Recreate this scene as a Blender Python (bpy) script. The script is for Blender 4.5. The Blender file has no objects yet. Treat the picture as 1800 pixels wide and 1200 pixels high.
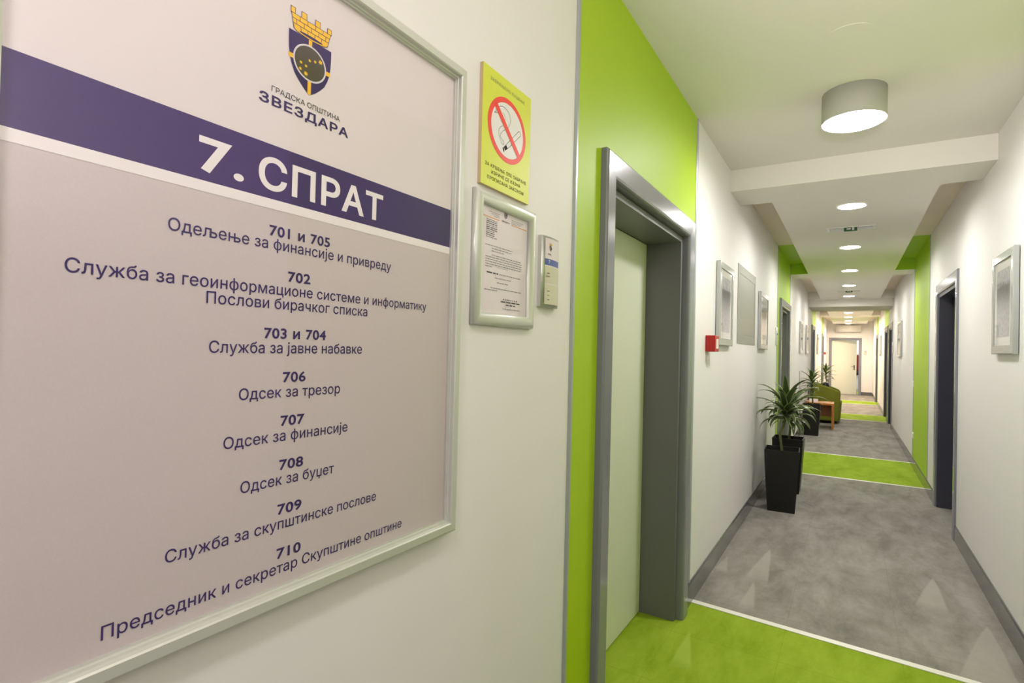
import bpy, bmesh, math, random
from mathutils import Vector, Matrix
random.seed(7)
sc = bpy.context.scene
COL = sc.collection

# ------------------------------------------------------------------ camera
CX, CZ = 0.7998, 1.5
yaw, pit, rol = -0.5525, 0.0127, 0.0246
F = Vector((math.sin(yaw)*math.cos(pit), math.cos(yaw)*math.cos(pit), math.sin(pit)))
R0 = Vector((math.cos(yaw), -math.sin(yaw), 0)); U0 = R0.cross(F)
Rv = R0*math.cos(rol) + U0*math.sin(rol); Uv = U0*math.cos(rol) - R0*math.sin(rol)
cam = bpy.data.cameras.new('camera'); camo = bpy.data.objects.new('camera', cam); COL.objects.link(camo)
m = Matrix.Identity(4)
for i in range(3):
    m[i][0] = Rv[i]; m[i][1] = Uv[i]; m[i][2] = -F[i]
m[0][3] = CX; m[1][3] = 0; m[2][3] = CZ
camo.matrix_world = m
cam.sensor_fit = 'HORIZONTAL'; cam.sensor_width = 36; cam.lens = 963.2449/1800*36
cam.clip_start = 0.02; cam.clip_end = 100
sc.camera = camo
# ------------------------------------------------------------------ world, exposure
w = bpy.data.worlds.new('world'); sc.world = w; w.use_nodes = True
w.node_tree.nodes['Background'].inputs[0].default_value = (0.9, 0.93, 1, 1)
w.node_tree.nodes['Background'].inputs[1].default_value = 0.05
sc.view_settings.view_transform = 'Standard'; sc.view_settings.look = 'None'
sc.view_settings.gamma = 1; sc.view_settings.use_curve_mapping = False
sc.view_settings.exposure = 0.28
LAMP, LAMP_BACK, DOWN, FAR = 92.0, 80.0, 180.0, 480.0     # emission of the lamps' diffusers
fl = bpy.data.lights.new('bounce_flash', 'SPOT'); fl.energy = 300; fl.color = (1, 0.92, 0.95); fl.spot_size = math.radians(75); fl.spot_blend = 0.8; fl.shadow_soft_size = 0.06
flo = bpy.data.objects.new('bounce_flash', fl); COL.objects.link(flo); flo.location = (0.95, -0.35, 1.75)   # the photographer's flash, turned up at wall and ceiling
flo.rotation_euler = (Vector((1.35, 1.35, 2.91))-flo.location).to_track_quat('-Z', 'Y').to_euler()
# ------------------------------------------------------------------ helpers
def s2l(c):
    return tuple(((v/255)/12.92 if v/255 <= 0.04045 else ((v/255+0.055)/1.055)**2.4) for v in c)
def setp(o, **k):
    for a, b in k.items(): o[a] = b
class NT:
    def __init__(s, name):
        s.m = bpy.data.materials.new(name); s.m.use_nodes = True
        s.t = s.m.node_tree; s.t.nodes.clear()
        s.out = s.n('ShaderNodeOutputMaterial')
    def n(s, ty, **k):
        x = s.t.nodes.new(ty)
        for a, b in k.items(): setattr(x, a, b)
        return x
    def l(s, a, b): s.t.links.new(a, b)
    def math(s, op, a, b=None, clamp=False):
        x = s.n('ShaderNodeMath', operation=op); x.use_clamp = clamp
        for i, v in enumerate((a, b)):
            if v is None: continue
            if isinstance(v, (int, float)): x.inputs[i].default_value = v
            else: s.l(v, x.inputs[i])
        return x.outputs[0]
    def mix(s, f, a, b):
        x = s.n('ShaderNodeMix', data_type='RGBA')
        for i, v in ((0, f), (6, a), (7, b)):
            if isinstance(v, (int, float)): x.inputs[i].default_value = v
            elif isinstance(v, tuple): x.inputs[i].default_value = (*v[:3], 1)
            else: s.l(v, x.inputs[i])
        return x.outputs[2]
def mat(name, rgb, rough=0.6, metal=0.0, var=0.05, scale=8.0, bump=0.0, bscale=200.0, lin=False, coat=0.0, spec=0.5, stretch=None, detail=4):
    c = rgb if lin else s2l(rgb)
    g = NT(name)
    p = g.n('ShaderNodeBsdfPrincipled')
    p.inputs['Roughness'].default_value = rough; p.inputs['Metallic'].default_value = metal
    p.inputs['Coat Weight'].default_value = coat; p.inputs['Specular IOR Level'].default_value = spec
    co = g.n('ShaderNodeTexCoord').outputs['Object']
    if stretch:
        mp = g.n('ShaderNodeMapping'); mp.inputs['Scale'].default_value = stretch
        g.l(co, mp.inputs[0]); co = mp.outputs[0]
    nz = g.n('ShaderNodeTexNoise'); nz.inputs['Scale'].default_value = scale; nz.inputs['Detail'].default_value = detail
    g.l(co, nz.inputs['Vector'])
    f = g.math('MULTIPLY_ADD', nz.outputs['Fac'], 1.0)
    g.l(g.mix(nz.outputs['Fac'], tuple(min(1, v*(1-var)) for v in c), tuple(min(1, v*(1+var)) for v in c)), p.inputs['Base Color'])
    if bump:
        n2 = g.n('ShaderNodeTexNoise'); n2.inputs['Scale'].default_value = bscale; g.l(co, n2.inputs['Vector'])
        b = g.n('ShaderNodeBump'); b.inputs['Strength'].default_value = bump; b.inputs['Distance'].default_value = 0.002
        g.l(n2.outputs['Fac'], b.inputs['Height']); g.l(b.outputs[0], p.inputs['Normal'])
    g.l(p.outputs[0], g.out.inputs[0])
    return g.m
def emit(name, rgb, s):
    g = NT(name); e = g.n('ShaderNodeEmission'); e.inputs[0].default_value = (*rgb, 1); e.inputs[1].default_value = s
    g.l(e.outputs[0], g.out.inputs[0]); return g.m
def glass(name, ior=1.5):
    g = NT(name); fr = g.n('ShaderNodeFresnel'); ge = g.n('ShaderNodeNewGeometry'); g.l(g.math('SUBTRACT', ior, g.math('MULTIPLY', ge.outputs['Backfacing'], ior-1/ior)), fr.inputs[0])
    t = g.n('ShaderNodeBsdfTransparent'); gl = g.n('ShaderNodeBsdfGlossy'); gl.inputs['Roughness'].default_value = 0.03
    mx = g.n('ShaderNodeMixShader'); g.l(fr.outputs[0], mx.inputs[0]); g.l(t.outputs[0], mx.inputs[1]); g.l(gl.outputs[0], mx.inputs[2])
    g.l(mx.outputs[0], g.out.inputs[0]); return g.m

def carpet(name, base, dark, light, wedge, wedges):
    """worn short-pile carpet tiles with streaks of turned pile"""
    g = NT(name); p = g.n('ShaderNodeBsdfPrincipled'); p.inputs['Roughness'].default_value = 0.95
    p.inputs['Specular IOR Level'].default_value = 0.15
    co = g.n('ShaderNodeTexCoord').outputs['Object']
    sep = g.n('ShaderNodeSeparateXYZ'); g.l(co, sep.inputs[0])
    mp = g.n('ShaderNodeMapping'); mp.inputs['Scale'].default_value = (1.5, 0.6, 1); g.l(co, mp.inputs[0])
    a = g.n('ShaderNodeTexNoise'); a.inputs['Scale'].default_value = 2.6; a.inputs['Detail'].default_value = 9; a.inputs['Roughness'].default_value = 0.72; a.inputs['Distortion'].default_value = 0.25; g.l(mp.outputs[0], a.inputs['Vector'])
    b = g.n('ShaderNodeTexNoise'); b.inputs['Scale'].default_value = 420; b.inputs['Detail'].default_value = 2; g.l(co, b.inputs['Vector'])
    r = g.n('ShaderNodeMapRange'); r.inputs[1].default_value = 0.36; r.inputs[2].default_value = 0.64; g.l(a.outputs['Fac'], r.inputs[0])
    c = g.mix(r.outputs[0], dark, light)
    c = g.mix(0.35, c, base)
    # seams of the carpet tiles
    sy = g.math('FRACT', g.math('MULTIPLY', sep.outputs[1], 2.0)); sx = g.math('FRACT', g.math('MULTIPLY', sep.outputs[0], 1.0/0.52))
    seam = g.math('MAXIMUM', g.math('LESS_THAN', sy, 0.012), g.math('LESS_THAN', sx, 0.008))
    c = g.mix(g.math('MULTIPLY', seam, 0.35), c, tuple(v*0.7 for v in base))
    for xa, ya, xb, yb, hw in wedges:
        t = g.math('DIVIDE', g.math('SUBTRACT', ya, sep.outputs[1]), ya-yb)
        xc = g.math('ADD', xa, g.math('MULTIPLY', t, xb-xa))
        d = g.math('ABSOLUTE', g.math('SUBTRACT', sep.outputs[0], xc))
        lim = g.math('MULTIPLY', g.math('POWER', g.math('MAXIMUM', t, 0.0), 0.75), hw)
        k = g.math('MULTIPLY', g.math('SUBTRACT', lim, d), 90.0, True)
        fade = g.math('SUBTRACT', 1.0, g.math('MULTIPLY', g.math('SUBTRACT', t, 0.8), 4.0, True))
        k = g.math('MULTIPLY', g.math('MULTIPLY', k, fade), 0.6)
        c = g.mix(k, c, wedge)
    c2 = g.mix(b.outputs['Fac'], (0.3, 0.3, 0.3), (0.7, 0.7, 0.7))
    ov = g.n('ShaderNodeMix', data_type='RGBA', blend_type='OVERLAY'); ov.inputs[0].default_value = 0.55; g.l(c, ov.inputs[6]); g.l(c2, ov.inputs[7])
    g.l(ov.outputs[2], p.inputs['Base Color'])
    bp = g.n('ShaderNodeBump'); bp.inputs['Strength'].default_value = 0.35; bp.inputs['Distance'].default_value = 0.004; g.l(b.outputs['Fac'], bp.inputs['Height']); g.l(bp.outputs[0], p.inputs['Normal'])
    g.l(p.outputs[0], g.out.inputs[0]); return g.m
def photo_mat(name, seed):
    """black and white town view: pale sky, darker roofs, hazy foreground"""
    g = NT(name); p = g.n('ShaderNodeBsdfPrincipled'); p.inputs['Roughness'].default_value = 0.5
    co = g.n('ShaderNodeTexCoord').outputs['Generated']
    sep = g.n('ShaderNodeSeparateXYZ'); g.l(co, sep.inputs[0])
    mp = g.n('ShaderNodeMapping'); mp.inputs['Scale'].default_value = (5, 5, 9); mp.inputs['Location'].default_value = (seed, seed*1.7, seed*.6); g.l(co, mp.inputs[0])
    n = g.n('ShaderNodeTexNoise'); n.inputs['Scale'].default_value = 1.6; n.inputs['Detail'].default_value = 8; g.l(mp.outputs[0], n.inputs['Vector'])
    v = g.n('ShaderNodeTexVoronoi'); v.inputs['Scale'].default_value = 2.2; v.distance = 'CHEBYCHEV'; g.l(mp.outputs[0], v.inputs['Vector'])
    rp = g.n('ShaderNodeValToRGB'); e = rp.color_ramp.elements
    e[0].position = 0; e[0].color = (0.6, 0.59, 0.6, 1); e[1].position = 1; e[1].color = (0.6, 0.59, 0.6, 1)
    for q, k in ((0.35, 0.5), (0.62, 0.28), (0.74, 0.2), (0.8, 0.6)):
        x = e.new(q); x.color = (k, k*.98, k, 1)
    z = g.math('ADD', sep.outputs[2], g.math('MULTIPLY', g.math('SUBTRACT', n.outputs['Fac'], 0.5), 0.25)); g.l(z, rp.inputs[0])
    f = g.math('ADD', g.math('MULTIPLY', n.outputs['Fac'], 1.1), g.math('MULTIPLY', v.outputs['Distance'], 0.45))
    mu = g.n('ShaderNodeMix', data_type='RGBA', blend_type='MULTIPLY'); mu.inputs[0].default_value = 0.9; g.l(rp.outputs[0], mu.inputs[6]); g.l(f, mu.inputs[7])
    g.l(mu.outputs[2], p.inputs['Base Color']); g.l(p.outputs[0], g.out.inputs[0]); return g.m

M = {}
M['white'] = mat('white_paint', (232, 230, 226), 0.55, var=0.015, scale=1.5, bump=0.05, bscale=350)
M['green'] = mat('lime_paint', (172, 204, 8), 0.5, var=0.03, scale=2, bump=0.05, bscale=350)
M['cove'] = mat('cove_light_tint', (234, 220, 202), 0.8, var=0.015, scale=1.2)  # warm light in the recesses, put into their ceiling colour
M['ceil'] = mat('ceiling_paint', (226, 222, 212), 0.8, var=0.015, scale=1.2)
M['gray'] = mat('grey_lacquer', (128, 129, 138), 0.22, var=0.03, scale=5, coat=0.3)
M['jamb'] = mat('grey_lining', (112, 112, 114), 0.4, var=0.03, scale=5)
M['base'] = mat('grey_skirting', (98, 98, 100), 0.16, var=0.04, scale=3, coat=0.4)
M['leaf'] = mat('door_leaf', (226, 228, 210), 0.35, var=0.015, scale=2)
M['trim'] = mat('trim_aluminium', (172, 176, 182), 0.35, metal=0.3, var=0.01)
M['darkjamb'] = mat('dark_grey_lining', (68, 68, 80), 0.35, var=0.03, scale=5)
M['darkleaf'] = mat('dark_door_leaf', (66, 66, 80), 0.4, var=0.03, scale=2)
M['alu'] = mat('brushed_aluminium', (208, 210, 206), 0.3, metal=0.7, var=0.01, scale=30)
M['picframe'] = mat('picture_frame_silver', (182, 185, 182), 0.2, metal=0.55, var=0.01, scale=20)
M['satin'] = mat('satin_silver', (206, 208, 198), 0.32, metal=0.3, var=0.01, scale=20)
M['strip'] = mat('seam_strip', (232, 230, 220), 0.4, var=0.04, scale=20)
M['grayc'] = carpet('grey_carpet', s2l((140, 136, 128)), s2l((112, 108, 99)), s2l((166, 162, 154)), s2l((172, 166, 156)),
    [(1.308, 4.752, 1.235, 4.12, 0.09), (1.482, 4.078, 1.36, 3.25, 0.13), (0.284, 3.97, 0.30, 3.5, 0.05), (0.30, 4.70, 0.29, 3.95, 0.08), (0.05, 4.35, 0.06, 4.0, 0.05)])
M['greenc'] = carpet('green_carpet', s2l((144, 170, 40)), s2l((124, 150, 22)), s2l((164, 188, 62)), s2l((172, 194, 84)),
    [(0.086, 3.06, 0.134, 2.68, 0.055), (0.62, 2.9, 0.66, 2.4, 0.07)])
M['black'] = mat('black_plastic', (30, 28, 26), 0.42, var=0.1, scale=20, spec=0.3)
M['soil'] = mat('potting_soil', (62, 44, 30), 0.95, var=0.5, scale=60, bump=0.6, bscale=80)
M['stem'] = mat('woody_stem', (96, 98, 52), 0.8, var=0.35, scale=40, bump=0.4, bscale=60, stretch=(1, 1, 4))
M['leafg'] = mat('leaf_green', (66, 86, 46), 0.32, var=0.35, scale=14)
M['leafy'] = mat('leaf_margin', (156, 170, 96), 0.4, var=0.2, scale=14)
M['red'] = mat('red_plastic', (172, 22, 16), 0.35, var=0.05)
M['pane'] = mat('white_plastic', (228, 226, 220), 0.4, var=0.02)
M['wood'] = mat('beech_wood', (182, 114, 34), 0.4, var=0.18, scale=5, stretch=(1.5, 14, 14))
M['woodd'] = mat('beech_wood_panel', (132, 80, 28), 0.45, var=0.18, scale=5, stretch=(14, 14, 1.5))
M['chair'] = mat('olive_fabric', (116, 120, 26), 0.9, var=0.2, scale=60, bump=0.3, bscale=300)
M['cloth'] = mat('red_cloth', (118, 30, 26), 0.9, var=0.2, scale=30)
M['panelg'] = mat('grey_metal_panel', (150, 150, 138), 0.4, metal=0.2, var=0.06, scale=60, stretch=(1, 1, 0.05))
M['glass'] = glass('clear_glass')
M['mount'] = mat('mount_board', (232, 230, 222), 0.7, var=0.01)
M['paperw'] = mat('poster_white', (226, 216, 216), 0.6, var=0.015, scale=300)
M['paperg'] = mat('poster_grey', (204, 192, 192), 0.6, var=0.05, scale=420, detail=2)
M['purple'] = mat('poster_purple', (66, 43, 106), 0.6, var=0.1, scale=420, detail=2, spec=0.15)
M['inkp'] = mat('ink_purple', (58, 40, 98), 0.6, var=0.05, spec=0.15)
M['inkw'] = mat('ink_white', (240, 232, 232), 0.6, var=0.01)
M['inkk'] = mat('ink_black', (40, 36, 34), 0.6, var=0.05, spec=0.15)
M['inkg'] = mat('ink_grey', (128, 124, 122), 0.6, var=0.05)
M['inkgg'] = mat('ink_faded', (134, 146, 92), 0.6, var=0.05)
M['gold'] = mat('ink_gold', (244, 192, 40), 0.6, var=0.03)
M['ring'] = mat('ink_offwhite', (222, 214, 220), 0.6, var=0.01)
M['disc'] = mat('ink_dark_brown', (70, 60, 52), 0.6, var=0.05)
M['orange'] = mat('ink_orange', (226, 150, 50), 0.6, var=0.03)
M['blue'] = mat('ink_blue', (72, 92, 160), 0.5, var=0.03)
M['yellow'] = mat('sign_yellow', (216, 224, 66), 0.4, var=0.02, coat=0.2)
M['edge'] = mat('sign_core', (206, 186, 140), 0.7, var=0.05)
M['signred'] = mat('sign_red', (240, 66, 52), 0.4, var=0.02)
M['signwh'] = mat('sign_white', (232, 230, 228), 0.4, var=0.01)
M['beige'] = mat('insert_beige', (206, 204, 176), 0.5, var=0.03)
M['lampb'] = mat('lamp_grey', (178, 177, 168), 0.45, metal=0.1, var=0.03)
M['canw'] = mat('lamp_white', (236, 236, 232), 0.5, var=0.01)
M['tan'] = mat('lamp_louvre', (92, 82, 58), 0.5, var=0.1)
M['exit'] = mat('exit_green', (34, 92, 30), 0.5, var=0.05)
M['chrome'] = mat('chrome', (200, 196, 186), 0.2, metal=0.9, var=0.02)
M['E_lamp'] = emit('lamp_light', (1.0, 0.96, 0.975), LAMP)
M['E_back'] = emit('added_rear_light', (1.0, 0.935, 0.96), LAMP_BACK)
M['E_down'] = emit('downlight_light', (1.0, 0.955, 0.92), DOWN)
M['E_far'] = emit('far_downlight_light', (1.0, 0.81, 0.65), FAR)
M['acrylic'] = glass('acrylic', 1.3)

W = 1.5665; END = 25.5; ZC = 2.91; ZS = 2.745
mapL = lambda d: (lambda u, v, e=0.0: Vector((d+e, u, v)))          # on the left wall
mapR = lambda d: (lambda u, v, e=0.0: Vector((W-d-e, u, v)))        # on the right wall
mapE = lambda d: (lambda u, v, e=0.0: Vector((u, END-d-e, v)))      # on the end wall

class MB:
    def __init__(s, *mats): s.bm = bmesh.new(); s.mats = list(mats)
    def mi(s, m):
        if m not in s.mats: s.mats.append(m)
        return s.mats.index(m)
    def face(s, pts, m=None, smooth=False):
        f = s.bm.faces.new([s.bm.verts.new(p) for p in pts]); f.material_index = s.mi(m or s.mats[0]); f.smooth = smooth; return f
    def hexa(s, p, m=None):
        v = [s.bm.verts.new(q) for q in p]
        for q in ((3,2,1,0),(4,5,6,7),(0,1,5,4),(1,2,6,5),(2,3,7,6),(3,0,4,7)):
            f = s.bm.faces.new([v[i] for i in q]); f.material_index = s.mi(m or s.mats[0])
    def box(s, x0, x1, y0, y1, z0, z1, m=None):
        s.hexa([(x0,y0,z0),(x1,y0,z0),(x1,y1,z0),(x0,y1,z0),(x0,y0,z1),(x1,y0,z1),(x1,y1,z1),(x0,y1,z1)], m)
    def cyl(s, c, r0, r1, h, n=48, m=None, caps=(True, True), smooth=True, capm=None):
        a = [s.bm.verts.new((c[0]+r0*math.cos(2*math.pi*i/n), c[1]+r0*math.sin(2*math.pi*i/n), c[2])) for i in range(n)]
        b = [s.bm.verts.new((c[0]+r1*math.cos(2*math.pi*i/n), c[1]+r1*math.sin(2*math.pi*i/n), c[2]+h)) for i in range(n)]
        for i in range(n):
            f = s.bm.faces.new((a[i], a[(i+1)%n], b[(i+1)%n], b[i])); f.smooth = smooth; f.material_index = s.mi(m or s.mats[0])
        if caps[0]: f = s.bm.faces.new(a[::-1]); f.material_index = s.mi(capm or m or s.mats[0])
        if caps[1]: f = s.bm.faces.new(b); f.material_index = s.mi(m or s.mats[0])
    def tube(s, pts, rs, n=10, m=None):
        rings = []
        for i, p in enumerate(pts):
            p = Vector(p); q = Vector(pts[min(i+1, len(pts)-1)]) - Vector(pts[max(i-1, 0)]); q.normalize()
            x = q.cross(Vector((0.31, 0.9, 0.2))).normalized(); y = q.cross(x)
            r = rs[i] if isinstance(rs, (list, tuple)) else rs
            rings.append([s.bm.verts.new(p + x*r*math.cos(2*math.pi*k/n) + y*r*math.sin(2*math.pi*k/n)) for k in range(n)])
        for a, b in zip(rings, rings[1:]):
            for k in range(n):
                f = s.bm.faces.new((a[k], a[(k+1)%n], b[(k+1)%n], b[k])); f.smooth = True; f.material_index = s.mi(m or s.mats[0])
        for r in (rings[0][::-1], rings[-1]):
            f = s.bm.faces.new(r); f.material_index = s.mi(m or s.mats[0])
    def frame(s, mp, u0, u1, v0, v1, prof, m=None, bottom=True, smooth=False):
        """mitred frame; prof = closed list of (inset, depth); bottom=False leaves an open-legged door frame"""
        rows = []
        for (i, d) in prof:
            b = i if bottom else 0.0
            rows.append([s.bm.verts.new(mp(u, v, d)) for u, v in ((u0+i, v0+b), (u0+i, v1-i), (u1-i, v1-i), (u1-i, v0+b))])
        n = len(rows)
        for k in range(n):
            a, b = rows[k], rows[(k+1) % n]
            for q in range(4 if bottom else 3):
                f = s.bm.faces.new((a[q], a[(q+1)%4], b[(q+1)%4], b[q])); f.material_index = s.mi(m or s.mats[0]); f.smooth = smooth
        if not bottom:
            for q in (0, 3):
                f = s.bm.faces.new([r[q] for r in rows]); f.material_index = s.mi(m or s.mats[0])
    def poly(s, mp, pts, d=0.0, m=None): return s.face([mp(u, v, d) for u, v in pts], m)
    def stroke(s, mp, pts, wd, d, m=None):
        for (a, b), (c, e) in zip(pts, pts[1:]):
            t = Vector((c-a, e-b)); L = t.length
            if L < 1e-7: continue
            t /= L; nx = Vector((-t.y, t.x))*wd/2; t *= wd*0.3
            s.face([mp(a-t.x+nx.x, b-t.y+nx.y, d), mp(c+t.x+nx.x, e+t.y+nx.y, d), mp(c+t.x-nx.x, e+t.y-nx.y, d), mp(a-t.x-nx.x, b-t.y-nx.y, d)], m)
    def build(s, name, parent=None, normals=True, bevel=0.0, seg=2, smooth_angle=None):
        if normals: bmesh.ops.recalc_face_normals(s.bm, faces=s.bm.faces)
        me = bpy.data.meshes.new(name); s.bm.to_mesh(me); s.bm.free()
        for k in s.mats: me.materials.append(M[k])
        o = bpy.data.objects.new(name, me); COL.objects.link(o)
        if parent:
            o.parent = parent
            b = parent; off = Vector((0, 0, 0))
            while b: off += b.location; b = b.parent
            me.transform(Matrix.Translation(-off))
        if bevel:
            md = o.modifiers.new('bevel', 'BEVEL'); md.width = bevel; md.segments = seg; md.limit_method = 'ANGLE'; md.angle_limit = math.radians(40)
            me.shade_smooth(); wn = o.modifiers.new('wn', 'WEIGHTED_NORMAL'); wn.keep_sharp = True
        return o
def thing(name, label, cat, loc=(0, 0, 0), group=None, kind=None):
    o = bpy.data.objects.new(name, None); COL.objects.link(o); o.location = loc; o.empty_display_size = 0.05
    o['label'] = label; o['category'] = cat
    if group: o['group'] = group
    if kind: o['kind'] = kind
    return o
def struct(o, label=None, cat=None):
    o['kind'] = 'structure'
    if label: o['label'] = label; o['category'] = cat
    return o
def tag(o, label, cat, group=None):
    o['label'] = label; o['category'] = cat
    if group: o['group'] = group
    return o
def dup(root, loc, label):
    r = root.copy(); COL.objects.link(r); r.location = loc; r['label'] = label
    for ch in list(root.children):
        c = ch.copy(); COL.objects.link(c); c.parent = r
        for g in list(ch.children):
            d = g.copy(); COL.objects.link(d); d.parent = c
    return r
# lettering ---------------------------------------------------------
_glyph = {}
def area2(p): return sum(p[i][0]*p[(i+1) % len(p)][1]-p[(i+1) % len(p)][0]*p[i][1] for i in range(len(p)))
def glyph(body):
    """outline of one character as flattened contours, with holes paired to the contour they cut"""
    if body in _glyph: return _glyph[body]
    cu = bpy.data.curves.new('t', 'FONT'); cu.body = body; cu.size = 1
    o = bpy.data.objects.new('t', cu); COL.objects.link(o)
    bpy.context.view_layer.update()
    c = o.evaluated_get(bpy.context.evaluated_depsgraph_get()).to_curve(bpy.context.evaluated_depsgraph_get())
    cs = []
    for sp in c.splines:
        bp = sp.bezier_points; n = len(bp); pts = []
        for i in range(n):
            p, q = bp[i], bp[(i+1) % n]; P = [p.co, p.handle_right, q.handle_left, q.co]
            ch = (P[3]-P[0]); ln = ch.length or 1
            dev = max(abs(ch.x*(h.y-P[0].y)-ch.y*(h.x-P[0].x))/ln for h in P[1:3])
            k = 1 if dev < 1e-4 else 5
            for j in range(k):
                t = j/k; u = 1-t
                pts.append(tuple((P[0]*u**3+P[1]*3*u*u*t+P[2]*3*u*t*t+P[3]*t**3)[:2]))
        cl = []
        for p in pts:
            if not cl or (abs(p[0]-cl[-1][0])+abs(p[1]-cl[-1][1])) > 1e-4: cl.append(p)
        if len(cl) > 2 and (abs(cl[0][0]-cl[-1][0])+abs(cl[0][1]-cl[-1][1])) < 1e-4: cl.pop()
        if len(cl) > 2: cs.append(cl)
    bpy.data.objects.remove(o); bpy.data.curves.remove(cu)
    if cs and area2(max(cs, key=lambda p: abs(area2(p)))) < 0: cs = [p[::-1] for p in cs]
    _glyph[body] = cs
    return cs
_fill = {}
def filled(ch, e):
    """non-zero winding fill of a character, cut into flat trapezoids"""
    if (ch, e) in _fill: return _fill[(ch, e)]
    ed = []; ys = set()
    for p in glyph(ch):
        p = fatten(p, e)
        for i in range(len(p)):
            a, b = p[i], p[(i+1) % len(p)]; ys.add(round(a[1], 5))
            if abs(a[1]-b[1]) > 1e-6: ed.append((a, b, 1) if a[1] < b[1] else (b, a, -1))
    for i in range(len(ed)):
        for j in range(i):
            (a, b, _), (c, d, _) = ed[i], ed[j]
            r = (b[0]-a[0], b[1]-a[1]); q = (d[0]-c[0], d[1]-c[1]); k_ = r[0]*q[1]-r[1]*q[0]
            if abs(k_) < 1e-9: continue
            t = ((c[0]-a[0])*q[1]-(c[1]-a[1])*q[0])/k_; u = ((c[0]-a[0])*r[1]-(c[1]-a[1])*r[0])/k_
            if 1e-4 < t < 1-1e-4 and 1e-4 < u < 1-1e-4: ys.add(round(a[1]+t*r[1], 5))
    ys = sorted(ys); out = []
    for y0, y1 in zip(ys, ys[1:]):
        if y1-y0 < 1e-4: continue
        ym = (y0+y1)/2; row = []
        for a, b, wn in ed:
            if a[1] < ym < b[1]:
                f = lambda y: a[0]+(b[0]-a[0])*(y-a[1])/(b[1]-a[1])
                row.append((f(ym), f(y0), f(y1), wn))
        row.sort(); wsum = 0; st = None
        for x, xa, xb, wn in row:
            if wsum == 0: st = (xa, xb)
            wsum += wn
            if wsum == 0 and st: out.append(((st[0], y0), (xa, y0), (xb, y1), (st[1], y1)))
    _fill[(ch, e)] = out
    return out
def fatten(p, e):
    """push a contour outwards by e (holes run clockwise, so they shrink)"""
    if not e: return p
    r = []
    for i in range(len(p)):
        a, b, c = Vector(p[i-1]), Vector(p[i]), Vector(p[(i+1) % len(p)])
        u = (b-a).normalized(); v = (c-b).normalized(); n1 = Vector((u.y, -u.x)); n2 = Vector((v.y, -v.x))
        s_ = n1+n2; k_ = s_.length_squared
        d = s_*(2/k_) if k_ > 0.5 else n1
        r.append(tuple(b+d*e))
    return r
_adv = {}
def advance(ch):
    """pen advance of a character, measured between two bars"""
    if ch not in _adv:
        def right(t):
            cu = bpy.data.curves.new('t', 'FONT'); cu.body = t; cu.size = 1; o = bpy.data.objects.new('t', cu); COL.objects.link(o); bpy.context.view_layer.update()
            c = o.evaluated_get(bpy.context.evaluated_depsgraph_get()).to_curve(bpy.context.evaluated_depsgraph_get())
            x = max(q.co.x for sp in c.splines for q in sp.bezier_points)
            bpy.data.objects.remove(o); bpy.data.curves.remove(cu); return x
        _adv[ch] = right('П'+ch+'П')-right('ПП')
    return _adv[ch]
def lettering(mb, mp, body, u0, u1, base, cap, d, m, off=0.0, spacing=1.0):
    pen = 0; quads = []
    for ch in body:
        if ch != ' ': quads += [[(q[0]+pen, q[1]) for q in t] for t in filled(ch, off)]
        pen += advance(ch)+off*1.6+(spacing-1)
    hi = max(q[1] for p in glyph('П') for q in p)+off; lo = -off
    xs = [q[0] for t in quads for q in t]; x0, x1 = min(xs), max(xs); sx = (u1-u0)/(x1-x0); sy = cap/(hi-lo)
    for t in quads: mb.face([mp(u0+(q[0]-x0)*sx, base+(q[1]-lo)*sy, d) for q in t], m)
def words(mb, mp, u0, u1, z, h, d, m, rnd, gap=0.25):
    """a printed line too small to read: word-length dashes"""
    u = u0
    while u < u1-0.002:
        L = min(rnd.uniform(2.5, 8)*h, u1-u)
        mb.poly(mp, [(u, z), (u+L, z), (u+L, z+h), (u, z+h)], d, m); u += L + h*1.1
BOLD = 0.024
LIGHT = 0.006

# ------------------------------------------------------------------ the shell
GREEN = [(1.69, 3.36), (7.77, 9.46), (15.35, 16.95), (20.75, 22.25)]
DL = [(1.90, 3.245), (8.02, 9.40), (15.12, 16.40), (20.86, 22.20)]      # outer edges of the door casings
DR = [(5.81, 7.145), (13.93, 15.24), (15.62, 16.95), (20.86, 22.2)]
CW, DH = 0.098, 2.257
def wall(name, x0, x1, doors, y0=-3.2):
    mb = MB('white', 'green')
    ys = {y0, END}
    for a, b in GREEN: ys |= {a, b}
    op = [(a+CW, b-CW) for a, b in doors]
    for a, b in op: ys |= {a, b}
    ys = sorted(ys)
    for a, b in zip(ys, ys[1:]):
        c = (a+b)/2
        k = 'green' if any(p < c < q for p, q in GREEN) else 'white'
        z0 = DH-CW if any(p < c < q for p, q in op) else -0.02
        mb.box(x0, x1, a, b, z0, ZC+0.1, k)
    return struct(mb.build(name, normals=False))
wall('wall_left', -0.26, 0.0, DL)
wall('wall_right', W, W+0.26, DR)
mb = MB('white'); mb.box(-0.26, W+0.26, -3.3, -3.2, -0.02, ZC+0.1); struct(mb.build('wall_back'))
ED = (0.087, 1.195, 2.247)     # end door casing
mb = MB('white')
mb.box(-0.26, ED[0]+0.09, END, END+0.2, -0.02, ZC+0.1); mb.box(ED[1]-0.09, W+0.26, END, END+0.2, -0.02, ZC+0.1); mb.box(ED[0]+0.09, ED[1]-0.09, END, END+0.2, ED[2]-0.08, ZC+0.1)
struct(mb.build('wall_end'))
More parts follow.
